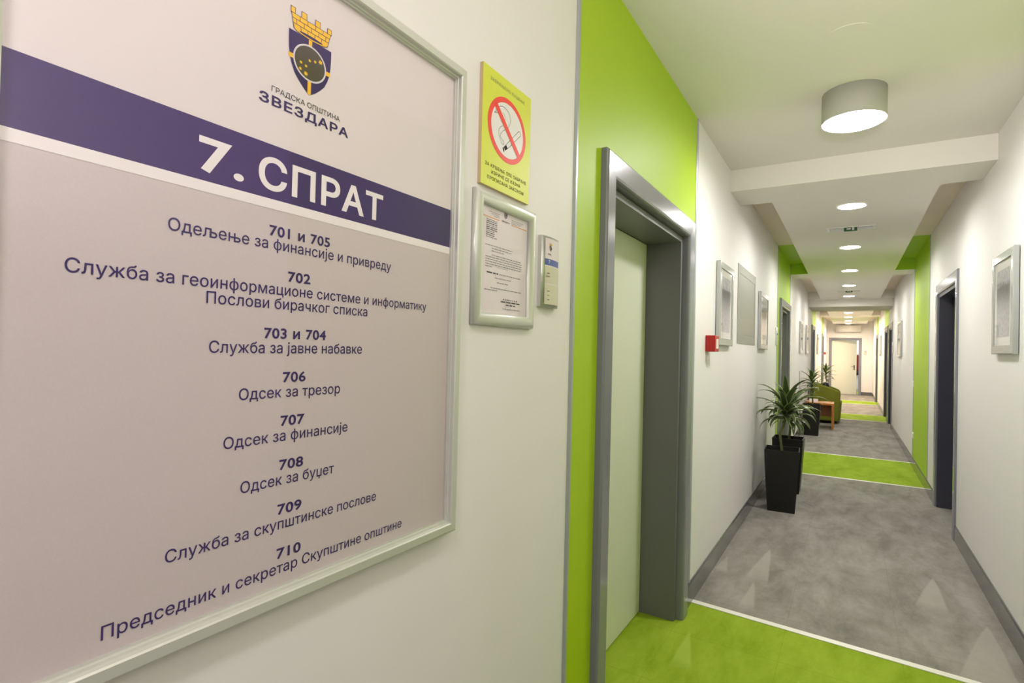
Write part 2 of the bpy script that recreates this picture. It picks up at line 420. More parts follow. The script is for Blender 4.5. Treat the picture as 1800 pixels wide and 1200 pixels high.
# floor: green bands across the grey carpet
def skew(x): return 3.427-0.076*x
mb = MB('grayc', 'greenc')
seg = [(-3.2, 1.75, 'grayc'), (1.75, 3.4, 'greenc'), (3.4, 7.92, 'grayc'), (7.92, 9.745, 'greenc'), (9.745, 15.45, 'grayc'), (15.45, 17.0, 'greenc'), (17.0, 20.72, 'grayc'), (20.72, 22.14, 'greenc'), (22.14, 26.4, 'grayc'), (26.4, 28.0, 'greenc'), (28.0, 30.2, 'grayc')]
for a, b, k in seg:
    xa, xb = -0.26, W+0.26
    ya = [(skew(x) if a == 3.4 else a) for x in (xa, xb)]; yb = [(skew(x) if b == 3.4 else b) for x in (xa, xb)]
    if a > 26: xa, xb = -1.2, 2.8
    mb.hexa([(xa, ya[0], -0.1), (xb, ya[1], -0.1), (xb, yb[1], -0.1), (xa, yb[0], -0.1), (xa, ya[0], 0), (xb, ya[1], 0), (xb, yb[1], 0), (xa, yb[0], 0)], k)
struct(mb.build('floor', normals=False))
k = 1
mb = MB('strip'); h = 0.022
mb.hexa([(0.012, skew(0)-h, 0), (W-0.012, skew(W)-h, 0), (W-0.012, skew(W)+h, 0), (0.012, skew(0)+h, 0), (0.012, skew(0)-h, .004), (W-0.012, skew(W)-h, .004), (W-0.012, skew(W)+h, .004), (0.012, skew(0)+h, .004)])
struct(mb.build('trim_%d' % k), 'white strip between the nearest green carpet band and the grey carpet', 'floor strip')
for y, lb in ((7.92, 'white strip at the near edge of the second green carpet band'), (9.745, 'white strip at the far edge of the second green carpet band'), (15.45, 'white strip at the near edge of the green carpet band by the armchair'), (17.0, 'white strip at the far edge of the green carpet band past the armchair'), (20.72, 'white strip at the near edge of the farthest green carpet band'), (22.14, 'white strip at the far edge of the farthest green carpet band')):
    k += 1; mb = MB('strip'); mb.box(0.012, W-0.012, y-0.017, y+0.017, 0, 0.004); struct(mb.build('trim_%d' % k), lb, 'floor strip')
# ceiling slab and dropped ceiling
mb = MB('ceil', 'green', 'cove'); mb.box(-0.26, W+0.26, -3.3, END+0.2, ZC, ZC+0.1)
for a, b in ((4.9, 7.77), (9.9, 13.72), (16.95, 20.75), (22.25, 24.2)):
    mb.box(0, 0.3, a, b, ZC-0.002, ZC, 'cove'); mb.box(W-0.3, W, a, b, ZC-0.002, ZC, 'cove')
for a, b in GREEN[1:]:
    mb.box(0, 0.3, a, b, ZC-0.002, ZC, 'green'); mb.box(W-0.3, W, a, b, ZC-0.002, ZC, 'green')
struct(mb.build('ceiling', normals=False))
XA, XB = 0.245, 1.332
DLY = [5.31, 7.31, 9.30, 11.26, 13.23, 16.25, 18.24, 20.26, 22.2, 24.05]
DLX = [0.797, 0.787, 0.783, 0.776, 0.77, 0.763, 0.757, 0.754, 0.748, 0.74]
RD = 0.101
EXY = [6.225, 12.165]
def soffit(name, full, central, holes, boxes):
    mb = MB('ceil', 'green'); z = ZS
    ymin, ymax = central
    for a, b in full:
        if a < ymin: mb.box(0, W, a, b, z, ZC)
        else: mb.box(0, XA, a, b, z, ZC); mb.box(XB, W, a, b, z, ZC)
    # cells holding a fixture hole
    cells = sorted([(y-0.16, y+0.16, ('c', x, y)) for x, y in holes] + [(y-0.16, y+0.16, ('b', x, y)) for x, y in boxes])
    y = ymin
    def side(a, b):
        for x in (XA, XB): mb.face([(x, a, z), (x, b, z), (x, b, ZC), (x, a, ZC)])
    for a, b, (t, hx, hy) in cells:
        if a > y: mb.face([(XA, y, z), (XB, y, z), (XB, a, z), (XA, a, z)])
        n = 32
        if t == 'c': inner = [(hx+RD*math.cos(2*math.pi*(i+.5)/n), hy+RD*math.sin(2*math.pi*(i+.5)/n)) for i in range(n)]
        else: inner = [(hx+0.185, hy-0.075), (hx+0.185, hy+0.075), (hx-0.185, hy+0.075), (hx-0.185, hy-0.075)]
        ov = [mb.bm.verts.new((p, q, z)) for p, q in ((XA, a), (XB, a), (XB, b), (XA, b))]
        iv = [mb.bm.verts.new((p, q, z)) for p, q in inner]
        es = [mb.bm.edges.new((v[i], v[(i+1) % len(v)])) for v in (ov, iv) for i in range(len(v))]
        bmesh.ops.triangle_fill(mb.bm, use_beauty=True, use_dissolve=False, edges=es, normal=(0, 0, -1))
        y = b
    if y < ymax: mb.face([(XA, y, z), (XB, y, z), (XB, ymax, z), (XA, ymax, z)])
    side(ymin, ymax)
    for e in (ymin, ymax): mb.face([(XA, e, z), (XB, e, z), (XB, e, ZC), (XA, e, ZC)])
    return mb
mb = soffit('s', [(4.446, 4.90), (9.45, 10.0)], (4.90, 13.72), [(x, y) for x, y in zip(DLX, DLY) if y < 13.7], [(0.79, EXY[0]), (0.772, EXY[1])])
for x0, x1 in ((0.0, XA), (XB, W)): mb.box(x0, x1, 9.446, 9.45, ZS+0.001, ZC, 'green')
struct(mb.build('ceiling.001', normals=False))
mb = soffit('s', [(19.4, 20.2)], (15.36, 24.2), [(x, y) for x, y in zip(DLX, DLY) if y > 15], [])
struct(mb.build('ceiling.002', normals=False))
mb = MB('ceil'); mb.box(0, W, 13.95, 15.35, 2.592, ZC); mb.box(0, W, 13.72, 13.95, ZS, ZC); struct(mb.build('ceiling.003', normals=False))
# skirting boards between the door casings
def skirting(name, mp, y0, y1):
    mb = MB('base'); p = [(0, 0.001), (0, 0.1295), (0.006, 0.1295), (0.011, 0.121), (0.012, 0.001)]
    a = [mb.bm.verts.new(mp(y0, z, d)) for d, z in p]; b = [mb.bm.verts.new(mp(y1, z, d)) for d, z in p]
    for i in range(5):
        mb.bm.faces.new((a[i], a[(i+1) % 5], b[(i+1) % 5], b[i]))
    mb.bm.faces.new(a); mb.bm.faces.new(b); struct(mb.build(name))
def gaps(doors):
    e = -3.19; out = []
    for a, b in doors: out.append((e, a)); e = b
    return out + [(e, END)]
for i, (a, b) in enumerate(gaps(DL)): skirting('baseboard_left' + ('.%03d' % i if i else ''), mapL(0), a, b)
for i, (a, b) in enumerate(gaps(DR)): skirting('baseboard_right' + ('.%03d' % i if i else ''), mapR(0), a, b)
skirting('baseboard_end', mapE(0), ED[1], W-0.012)
skirting('baseboard_end.001', mapE(0), 0.012, ED[0])
# aluminium edge strips beside the green wall bands
names = ['left of the nearest lift-green wall band', '', '', '']
def edge(mp, y, z0, lb):
    global k
    k += 1; mb = MB('trim'); p = [(y-0.015, 0), (y+0.015, 0), (y+0.015, 0.002), (y+0.006, 0.007), (y-0.006, 0.007), (y-0.015, 0.002)]
    a = [mb.bm.verts.new(mp(u, z0, d)) for u, d in p]; b = [mb.bm.verts.new(mp(u, ZC-0.003, d)) for u, d in p]
    for i in range(6): mb.bm.faces.new((a[i], a[(i+1) % 6], b[(i+1) % 6], b[i]))
    mb.bm.faces.new(a); mb.bm.faces.new(b); struct(mb.build('trim_%d' % k), lb, 'wall trim')
edge(mapL(0), 1.677, 0.13, 'aluminium edge strip between the room plate and the green wall')
edge(mapL(0), 3.37, 0.13, 'aluminium edge strip where the nearest green wall meets white, beside the fire alarm')
edge(mapL(0), 7.76, 0.13, 'aluminium edge strip before the second left green band')
edge(mapL(0), 9.46, 0.13, 'aluminium edge strip past the second left green band')
edge(mapR(0), 7.77, 0.13, 'aluminium edge strip at the near side of the right green band')
edge(mapR(0), 9.47, 0.13, 'aluminium edge strip at the far side of the right green band')

# ------------------------------------------------------------------ doors
def door(n, mp, a, b, label, leafm='leaf'):
    t = thing('door_%d' % n, label, 'door', kind='structure'); t.location = mp((a+b)/2, 0, 0)
    c = MB('gray')
    prof = [(CW-0.001, 0.0), (0, 0.0), (0, 0.022), (0.003, 0.027), (0.009, 0.030), (0.085, 0.028), (0.094, 0.025), (0.099, 0.019), (CW+0.003, 0.012), (CW+0.003, -0.03), (CW-0.001, -0.03)]
    ds = 0.55 if leafm == 'darkleaf' else 1.0
    c.frame(mp, a, b, 0.0, DH, [(i, d*ds if d > 0 else d) for i, d in prof], bottom=False); c.build('casing', t)
    j = MB('darkjamb' if leafm == 'darkleaf' else 'jamb')
    i0, i1 = CW+0.003, CW+0.036
    j.frame(mp, a, b, 0.0, DH, [(i0, -0.02*ds+0.007*(ds < 1)), (i0+0.008, -0.014*ds+0.006*(ds < 1)), (i1, -0.016*ds+0.006*(ds < 1)), (i1, -0.24), (i0, -0.24)], bottom=False); j.build('jamb', t)
    l = MB(leafm); y0, y1, z1 = a+i1, b-i1, DH-i1
    x = [mp(y, z, d) for z in (0.006, z1-0.003) for y, d in ((y0+.003, -.232), (y1-.003, -.232), (y1-.003, -.212), (y0+.003, -.212))]
    l.hexa(x); lf = l.build('leaf', t, bevel=0.003)
    return t
door(1, mapL(0), *DL[0], 'wide grey framed door with pale leaf in the nearest green wall')
door(2, mapL(0), *DL[1], 'grey framed door in the left green band behind the nearest planters')
door(3, mapL(0), *DL[2], 'grey framed door on the left beyond the armchair, in the third green band')
door(4, mapL(0), *DL[3], 'farthest grey framed door on the left side of the corridor')
door(5, mapR(0), *DR[0], 'nearest dark grey framed doorway on the right white wall', 'darkleaf')
door(6, mapR(0), *DR[1], 'second grey framed doorway on the right, on white wall before a green band', 'darkleaf')
door(7, mapR(0), *DR[2], 'third grey framed doorway on the right, inside a green band', 'darkleaf')
door(8, mapR(0), *DR[3], 'farthest grey framed doorway on the right side', 'darkleaf')
# end door, ajar
t = thing('door_9', 'pale door standing ajar in the end wall of the corridor', 'door', (0.64, END, 0), kind='structure')
c = MB('gray'); c.frame(mapE(0), ED[0], ED[1], 0, ED[2], [(0, 0), (0, .02), (.01, .028), (.08, .024), (.09, .012), (.09, 0)], bottom=False); c.build('casing', t)
c = MB('jamb'); c.frame(mapE(0), ED[0], ED[1], 0, ED[2], [(.078, -.02), (.09, -.02), (.09, -.2), (.078, -.2)], bottom=False); c.build('jamb', t)
lf = MB('leaf'); L = 0.905; lf.box(0, L, -0.02, 0.02, 0.008, 2.155)
lfo = lf.build('leaf', t); lfo.data.transform(Matrix.Translation((0.64, END, 0)))
lfo.location = (0.182-0.64, 0.06, 0); lfo.rotation_euler = (0, 0, math.radians(20))
hd = MB('chrome'); hd.box(0.80, 0.84, -0.03, -0.02, 1.03, 1.17); hd.tube([(0.82, -0.03, 1.13), (0.82, -0.065, 1.13), (0.80, -0.07, 1.13), (0.69, -0.07, 1.128)], 0.010)
ho = hd.build('handle'); ho.parent = lfo
hd = MB('chrome'); hd.tube([(0.82, -0.02, 1.0), (0.82, -0.032, 1.0)], 0.024, 16); ho = hd.build('lock'); ho.parent = lfo

# room behind the ajar door
mb = MB('white')
mb.box(-1.3, -1.2, 25.7, 30.2, -0.02, ZC); mb.box(2.8, 2.9, 25.7, 30.2, -0.02, ZC); mb.box(-1.3, 2.9, 30.2, 30.3, -0.02, ZC); mb.box(-1.3, 2.9, 25.7, 30.3, ZC, ZC+0.1)
mb.box(-1.3, -0.26, 25.6, 25.7, -0.02, ZC); mb.box(W+0.26, 2.9, 25.6, 25.7, -0.02, ZC)
struct(mb.build('wall_far_room', normals=False))
la = bpy.data.lights.new('room_light', 'POINT'); la.energy = 90; la.color = (0.9, 0.95, 1); la.shadow_soft_size = 0.2
lo = bpy.data.objects.new('room_light', la); COL.objects.link(lo); lo.location = (1.2, 28.3, 2.6)
# red coat on a wall hook seen through the gap
t = thing('hanging_coat', 'dark red coat with black hem seen through the gap of the ajar door', 'coat', (1.115, 30.1, 0.66))
def torso(mb, m, rings, cx, cy):
    n = 20; rr = []
    for z, a, b in rings: rr.append([mb.bm.verts.new((cx+a*math.cos(2*math.pi*i/n), cy+b*math.sin(2*math.pi*i/n), z)) for i in range(n)])
    for p, q in zip(rr, rr[1:]):
        for i in range(n):
            f = mb.bm.faces.new((p[i], p[(i+1) % n], q[(i+1) % n], q[i])); f.smooth = True; f.material_index = mb.mi(m)
    for r in (rr[0], rr[-1]): mb.bm.faces.new(r).material_index = mb.mi(m)
mb = MB('cloth'); torso(mb, 'cloth', [(0.84, .12, .07), (0.95, .16, .08), (1.1, .17, .085), (1.35, .145, .08), (1.5, .13, .07), (1.57, .07, .05), (1.6, .02, .02)], 1.115, 30.1); mb.build('coat_body', t)
mb = MB('black'); torso(mb, 'black', [(0.66, .05, .04), (0.73, .11, .06), (0.84, .115, .065)], 1.115, 30.1); mb.build('coat_hem', t)
mb = MB('chrome'); mb.tube([(1.115, 30.2, 1.635), (1.115, 30.13, 1.635), (1.115, 30.11, 1.655)], .008); tag(mb.build('coat_hook'), 'small metal hook above the dark red coat beyond the door', 'hook')

# ------------------------------------------------------------------ floor directory sign
mp = mapL(0)
t = thing('floor_directory', 'large aluminium framed office directory with purple band on the left wall', 'sign', (0, 0.6, 1.6))
SY0, SY1, SZ0, SZ1 = 0.176, 1.026, 1.074, 2.149
mb = MB('satin')
mb.frame(mp, SY0, SY1, SZ0, SZ1, [(0, 0), (0, .022), (.002, .027), (.006, .0295), (.021, .030), (.0235, .028), (.0245, .021), (.028, .020), (.029, .0165), (.031, .016), (.031, 0)])
mb.build('frame', t)
A0, A1, B0, B1 = SY0+.029, SY1-.029, SZ0+.029, SZ1-.029
D = 0.0105
ps = MB('paperw', 'paperg'); ps.box(0.001, D, A0, A1, 1.722, B1, 'paperw'); ps.box(0.001, D, A0, A1, B0, 1.722, 'paperg'); poster = ps.build('poster', t)
b = MB('purple', 'inkw'); b.poly(mp, [(A0, 1.729), (A1, 1.729), (A1, 1.8155), (A0, 1.8155)], D+.0004); b.poly(mp, [(A0, 1.7135), (A1, 1.7135), (A1, 1.729), (A0, 1.729)], D+.0004, 'inkw'); b.build('title_band', poster)
b = MB('inkw'); lettering(b, mp, '7.', .4215, .490, 1.7425, .0525, D+.0008, 'inkw', BOLD); b.build('title_number', poster)
b = MB('inkw'); lettering(b, mp, 'СПРАТ', .5140, .781, 1.7425, .0525, D+.0008, 'inkw', BOLD); b.build('title_lettering', poster)
lines = [('701 и 705', .536, .655, 1.671, 1), ('Одељење за финансије и привреду', .384, .808, 1.6495, 0), ('702', .572, .616, 1.601, 1), ('Служба за геоинформационе системе и информатику', .271, .919, 1.5775, 0), ('Послови бирачког списка', .439, .748, 1.5545, 0), ('703 и 704', .532, .652, 1.5065, 1), ('Служба за јавне набавке', .445, .737, 1.483, 0), ('706', .568, .612, 1.4355, 1), ('Одсек за трезор', .493, .687, 1.411, 0), ('707', .566, .612, 1.364, 1), ('Одсек за финансије', .471, .707, 1.3395, 0), ('708', .566, .612, 1.292, 1), ('Одсек за буџет', .500, .678, 1.268, 0), ('709', .565, .611, 1.2195, 1), ('Служба за скупштинске послове', .394, .784, 1.1955, 0), ('710', .566, .612, 1.1475, 1), ('Председник и секретар Скупштине општине', .321, .859, 1.1235, 0)]
for tx, u0, u1, z, bo in lines:
    b = MB('inkp'); lettering(b, mp, tx, u0, u1, z, .0178, D+.0006, 'inkp', BOLD if bo else LIGHT); b.build('room_number' if bo else 'department_line', poster)
b = MB('inkk'); lettering(b, mp, 'ГРАДСКА ОПШТИНА', .532, .669, 1.9005, .0088, D+.0006, 'inkk', 0.0); b.build('crest_lettering', poster)
b = MB('inkp'); lettering(b, mp, 'ЗВЕЗДАРА', .511, .689, 1.8775, .0165, D+.0006, 'inkp', BOLD, 1.02); b.build('crest_lettering', poster)
def star(b, mp, u, v, r, d, m):
    pts = [(u+(r if i % 2 == 0 else r*.5)*1.1*math.cos(math.pi*i/7+math.pi/2), v+(r if i % 2 == 0 else r*.5)*math.sin(math.pi*i/7+math.pi/2)) for i in range(14)]
    for i in range(14): b.face([mp(u, v, d), mp(*pts[i], d), mp(*pts[(i+1) % 14], d)], m)
def crest(name, parent, mp, cu, cv, k, d, small=False, ky=1.0):
    """coat of arms: walled crown over a quartered shield with a disc of stars; cu,cv = shield top centre"""
    b = MB('inkp', 'gold', 'ring', 'disc')
    P = lambda u, v: (cu+(u-.603)*k*ky, cv+(v-2.016)*k)
    def pg(pts, dd, m): b.poly(mp, [P(*q) for q in pts], d+dd, m)
    rt = [(.646, 2.016), (.6458, 2.0), (.6452, 1.986), (.643, 1.972), (.639, 1.960), (.633, 1.948), (.624, 1.938), (.614, 1.929), (.602, 1.9215)]
    lt = [(.602-(u-.603)+.001, v) for u, v in rt[:-1]][::-1]
    pg(rt+lt, 0, 'inkp')
    pg([(.5985, 2.016), (.6055, 2.016), (.6055, 1.924), (.602, 1.9217), (.5985, 1.924)], .0002, 'gold')
    pg([(.5600, 1.9775), (.6445, 1.9775), (.6438, 1.970), (.5607, 1.970)], .0002, 'gold')
    el = lambda a, c, n=40: [(.6022+a*math.cos(2*math.pi*i/n), 1.9752+c*math.sin(2*math.pi*i/n)) for i in range(n)]
    pg(el(.0335, .0306), .0004, 'ring'); pg(el(.0305, .0278), .0006, 'disc')
    for u, v, r in [(.584, 1.970, .0032), (.594, 1.968, .0030), (.583, 1.959, .0034), (.594, 1.955, .0045), (.601, 1.980, .0031), (.612, 1.983, .0031), (.623, 1.987, .0046)]:
        q = P(u, v); star(b, mp, q[0], q[1], r*k, d+.0008, 'gold')
    # crown: outline, then courses of bricks
    top, bot = 2.0445, 2.0205
    def cw(v): f = (v-bot)/(top-bot); return .5692-.0058*f, .6368+.0064*f
    base = [(.603+.0345*math.cos(math.pi+math.pi*i/16), 2.0215+.0065*math.sin(math.pi+math.pi*i/16)) for i in range(17)]
    pg([(.5685, 2.0205)]+base[1:-1]+[(.6375, 2.0205), (.6455, 2.0515), (.6375, 2.0515), (.6375, 2.045), (.5695, 2.045), (.5695, 2.0545), (.5615, 2.0545)], .0003, 'inkp')
    pg([(u*.96+.603*.04, v*.9+2.0215*.1) for u, v in base], .0005, 'gold')
    pg([(.603+.024*math.cos(2*math.pi*i/24), 2.0198+.0022*math.sin(2*math.pi*i/24)) for i in range(24)], .0007, 'inkp')
    rows = 3; g = .0011
    for r in range(rows):
        v0 = bot+(top-bot)*r/rows+g*.5; v1 = bot+(top-bot)*(r+1)/rows-g*.5
        l0, r0 = cw(v0); l1, r1 = cw(v1); n = 5
        cuts = [0]+[(i+(.5 if r % 2 else 1))/n for i in range(n) if (i+(.5 if r % 2 else 1))/n < .99]+[1]
        for a, c in zip(cuts, cuts[1:]):
            q = g*.45
            pg([(l0+(r0-l0)*a+q, v0), (l0+(r0-l0)*c-q, v0), (l1+(r1-l1)*c-q, v1), (l1+(r1-l1)*a+q, v1)], .0006, 'gold')
    for u, wd, hh in ((.5625, .0085, .0095), (.583, .0105, .0105), (.6105, .0105, .0105), (.6362, .0085, .0090)):
        pg([(u-.0005, top-.001), (u+wd+.0005, top-.001), (u+wd+.0005, top+hh+.0006), (u-.0005, top+hh+.0006)], .0004, 'inkp')
        pg([(u+.0005, top+.0004), (u+wd-.0005, top+.0004), (u+wd-.0005, top+hh-.0004), (u+.0005, top+hh-.0004)], .0006, 'gold')
    return b.build(name, parent, normals=False)
crest('crest', poster, mp, .603, 2.016, 1.0, D+.0006)
b = MB('glass'); b.poly(mp, [(A0, B0), (A1, B0), (A1, B1), (A0, B1)], .0162); b.build('glass_pane', t)

# ------------------------------------------------------------------ no-smoking sign
t = thing('no_smoking_sign', 'yellow no smoking sign with red ring above the framed letter', 'sign', (0, 1.232, 2.065))
b = MB('yellow', 'edge'); b.box(0.0, .010, 1.1125, 1.3525, 1.9125, 2.2165, 'edge'); b.poly(mp, [(1.1125, 1.9125), (1.3525, 1.9125), (1.3525, 2.2165), (1.1125, 2.2165)], .0102, 'yellow'); b.build('board', t)
b = MB('signwh', 'signred', 'inkk'); N = 64; cu, cv, ra, rb = 1.2318, 2.0816, .0951, .0855
E_ = lambda f: [(cu+ra*f*math.cos(2*math.pi*i/N), cv+rb*f*math.sin(2*math.pi*i/N)) for i in range(N)]
b.poly(mp, E_(1), .0106, 'signred'); b.poly(mp, E_(.84), .0109, 'signwh')
cg = [[(1.233, 2.035), (1.297, 2.091), (1.2985, 2.095), (1.294, 2.101), (1.288, 2.101), (1.223, 2.042)]]
b.stroke(mp, cg[0], .0013, .0112, 'inkk')
b.poly(mp, [(1.2135, 2.0335), (1.2205, 2.0255), (1.2335, 2.0355), (1.2245, 2.043)], .0112, 'inkk')
b.poly(mp, [(1.2125+.0035*math.cos(2*math.pi*i/16)*1.0+.002*math.sin(2*math.pi*i/16)*-1, 2.0265+.006*math.sin(2*math.pi*i/16)) for i in range(16)], .0112, 'inkk')
b.stroke(mp, [(1.2105, 2.038), (1.2135, 2.043), (1.213, 2.048), (1.203, 2.051), (1.1945, 2.055), (1.196, 2.062), (1.208, 2.075), (1.222, 2.083), (1.232, 2.091), (1.2395, 2.100), (1.244, 2.113), (1.2405, 2.126), (1.231, 2.134), (1.2175, 2.138), (1.204, 2.1385), (1.194, 2.135), (1.185, 2.129), (1.1655, 2.107), (1.170, 2.110), (1.180, 2.112), (1.192, 2.1145)], .0011, .0112, 'inkk')
b.stroke(mp, [(1.2105, 2.038), (1.2, 2.041), (1.1925, 2.050), (1.188, 2.060), (1.1885, 2.072), (1.196, 2.081), (1.2095, 2.0895), (1.2155, 2.100), (1.2175, 2.110), (1.213, 2.118), (1.205, 2.1215)], .0009, .0112, 'inkk')
b.poly(mp, [(1.1665, 2.1255), (1.1775, 2.138), (1.2965, 2.0355), (1.285, 2.0245)], .0115, 'signred')
b.build('pictogram', t)
for tx, u0, u1, z, h_, m_, of in (('ЗАБРАЊЕНО ПУШЕЊЕ', 1.145, 1.317, 2.1855, .0088, 'inkgg', .004), ('ЗА КРШЕЊЕ ОВЕ ЗАБРАНЕ', 1.130, 1.334, 1.9635, .0092, 'inkk', .008), ('ИЗРИЧЕ СЕ КАЗНА', 1.159, 1.303, 1.9475, .0092, 'inkk', .008), ('ПРОПИСАНА ЗАКОНОМ', 1.141, 1.322, 1.9310, .0092, 'inkk', .008)):
    b = MB(m_); lettering(b, mp, tx, u0, u1, z, h_, .0106, m_, of, 1.07); b.build('lettering_line', t)

# ------------------------------------------------------------------ framed letter
t = thing('framed_letter', 'official letter in a rounded pale silver frame below the no smoking sign', 'framed letter', (0, 1.24, 1.727))
b = MB('satin')
prof = [(0, 0)] + [(.0165-.0165*math.cos(math.pi*i/12), .007+.0135*math.sin(math.pi*i/12)) for i in range(13)] + [(.033, 0)]
b.frame(mp, 1.092, 1.390, 1.5575, 1.8965, prof, smooth=True); fr = b.build('frame', t)
b = MB('paperw'); b.box(.001, .005, 1.122, 1.361, 1.585, 1.869); pp = b.build('letter', t)
dd = .0056; rnd = random.Random(3)
b = MB('inkg', 'orange', 'inkk', 'inkp')
b.poly(mp, [(1.129, 1.8365), (1.210, 1.8365), (1.210, 1.8385), (1.129, 1.8385)], dd, 'orange'); 
for i in range(3): words(b, mp, 1.160+.012*i, 1.212, 1.852-.0045*i, .0014, dd, 'inkg', rnd)
b.build('header_print', pp, normals=False); b = MB('inkg', 'orange')
b.poly(mp, [(1.271, 1.8365), (1.353, 1.8365), (1.353, 1.8385), (1.271, 1.8385)], dd, 'orange')
for i in range(3): words(b, mp, 1.270, 1.333-.008*i, 1.8505-.0045*i, .0014, dd, 'inkg', rnd)
b.build('header_print', pp, normals=False); b = MB('inkg', 'inkk')
for i in range(10): words(b, mp, 1.149, 1.200 if i not in (6, 7, 8) else 1.188, 1.830-.0050*i, .0022, dd, 'inkk' if i % 3 else 'inkg', rnd)
for i, (a, c) in enumerate(((1.147, 1.278), (1.177, 1.276), (1.177, 1.24))): words(b, mp, a, c, 1.7645-.0065*i, .0022, dd, 'inkg', rnd)
for i in range(6): words(b, mp, 1.178 if i == 0 else 1.149, 1.329 if i < 5 else 1.18, 1.7405-.0062*i, .0023, dd, 'inkg', rnd)
for i in range(8): b.poly(mp, [(1.206+.007*i, 1.711), (1.2085+.007*i, 1.711), (1.2085+.007*i, 1.7135), (1.206+.007*i, 1.7135)], dd, 'inkg')
b.build('body_print', pp, normals=False); b = MB('inkg', 'inkk')
words(b, mp, 1.156, 1.210, 1.6935, .0036, dd, 'inkk', rnd); words(b, mp, 1.216, 1.325, 1.694, .0022, dd, 'inkg', rnd)
words(b, mp, 1.194, 1.275, 1.683, .0022, dd, 'inkg', rnd); words(b, mp, 1.205, 1.263, 1.671, .0025, dd, 'inkg', rnd)
words(b, mp, 1.176, 1.333, 1.6555, .0022, dd, 'inkg', rnd); words(b, mp, 1.147, 1.209, 1.6495, .0022, dd, 'inkg', rnd)
b.build('body_print', pp, normals=False); b = MB('inkg', 'inkk', 'inkp')
for i in range(8): b.poly(mp, [(1.236+.0098*i, 1.629), (1.240+.0098*i, 1.629), (1.240+.0098*i, 1.6325), (1.236+.0098*i, 1.6325)], dd, 'inkk')
words(b, mp, 1.226, 1.323, 1.6225, .0034, dd, 'inkk', rnd); words(b, mp, 1.252, 1.300, 1.615, .0034, dd, 'inkk', rnd); words(b, mp, 1.235, 1.325, 1.6045, .002, dd, 'inkg', rnd)
b.stroke(mp, [(1.262+.014*math.cos(i*math.pi/10), 1.617+.014*math.sin(i*math.pi/10)) for i in range(21)], .0006, dd, 'inkp')
b.build('signature_print', pp, normals=False); b = MB('inkk'); lettering(b, mp, 'ЗВЕЗДАРА', 1.221, 1.261, 1.8375, .0042, dd, 'inkk', BOLD)
b.build('crest_lettering', pp)
crest('crest', pp, mp, 1.241, 1.869, .225*1.0, dd)
b = MB('glass'); b.poly(mp, [(1.122, 1.585), (1.361, 1.585), (1.361, 1.869), (1.122, 1.869)], .0085); b.build('glass_pane', t)

# ------------------------------------------------------------------ room plate 703
def room_plate(mp, y0, y1, z0, z1, label, detail=False):
    t = thing('room_plate', label, 'room plate', tuple(mp((y0+y1)/2, (z0+z1)/2, 0)), 'aluminium room plates beside doors')
    b = MB('alu'); n = 10; wy = y1-y0
    arc = lambda f: .008+.012*math.sin(math.pi*(0.12+0.76*f))
    pr = [(y0, 0)]+[(y0+wy*i/n, arc(i/n)) for i in range(n+1)]+[(y1, 0)]
    a = [b.bm.verts.new(mp(u, z0, d)) for u, d in pr]; c = [b.bm.verts.new(mp(u, z1, d)) for u, d in pr]
    for i in range(len(pr)):
        f = b.bm.faces.new((a[i], a[(i+1) % len(pr)], c[(i+1) % len(pr)], c[i])); f.smooth = 0 < i < len(pr)-2
    b.bm.faces.new(a); b.bm.faces.new(c); b.build('holder', t)
    b = MB('paperw', 'blue', 'beige')
    def strip(v0, v1, m, e=.0008, f0=.14, f1=.94):
        n = 8
        for i in range(n):
            p, q = f0+(f1-f0)*i/n, f0+(f1-f0)*(i+1)/n
            b.face([mp(y0+wy*p, v0, arc(p)+e), mp(y0+wy*q, v0, arc(q)+e), mp(y0+wy*q, v1, arc(q)+e), mp(y0+wy*p, v1, arc(p)+e)], m, True)
    H = z1-z0
    strip(z0+.008*H/.21, z1-.006*H/.21, 'paperw'); strip(z0+.124*H/.21, z0+.143*H/.21, 'blue', .0011); strip(z0+.070*H/.21, z0+.121*H/.21, 'beige', .0011); strip(z0+.008*H/.21, z0+.067*H/.21, 'beige', .0011)
    ins = b.build('insert', t, normals=False)
    if detail:
        e = .0205; b = MB('inkw', 'inkg', 'inkk')
        lettering(b, mp, '703', 1.464, 1.495, 1.7595, .0115, e, 'inkw', .004); b.build('room_number', ins, normals=False); b = MB('inkg')
        rr = random.Random(5)
        words(b, mp, 1.458, 1.496, 1.7285, .0035, e, 'inkg', rr); words(b, mp, 1.451, 1.496, 1.719, .0035, e, 'inkg', rr)
        b.build('department_print', ins, normals=False); b = MB('inkg')
        for z in (1.675, 1.662, 1.649): words(b, mp, 1.460, 1.494, z, .0028, e, 'inkg', rr)
        b.build('department_print', ins, normals=False); b = MB('inkk'); lettering(b, mp, 'ЗВЕЗДАРА', 1.459, 1.496, 1.787, .0034, e, 'inkk', BOLD)
        b.build('crest_lettering', ins, normals=False); crest('crest', ins, mp, 1.4775, 1.8145, .19, e)
    return t
room_plate(mapL(0), 1.432, 1.545, 1.6285, 1.842, 'curved aluminium room plate numbered 703 beside the green wall', True)
room_plate(mapL(0), 7.60, 7.72, 1.62, 1.845, 'aluminium room plate at the edge of the second left green band')
room_plate(mapR(0), 13.66, 13.80, 1.59, 1.82, 'aluminium room plate beside the second doorway on the right')
room_plate(mapR(0), 22.6, 22.9, 1.55, 1.98, 'aluminium room plate beside the farthest doorway on the right')
room_plate(mapE(0), 1.28, 1.365, 1.59, 1.785, 'small room plate on the end wall right of the ajar door')

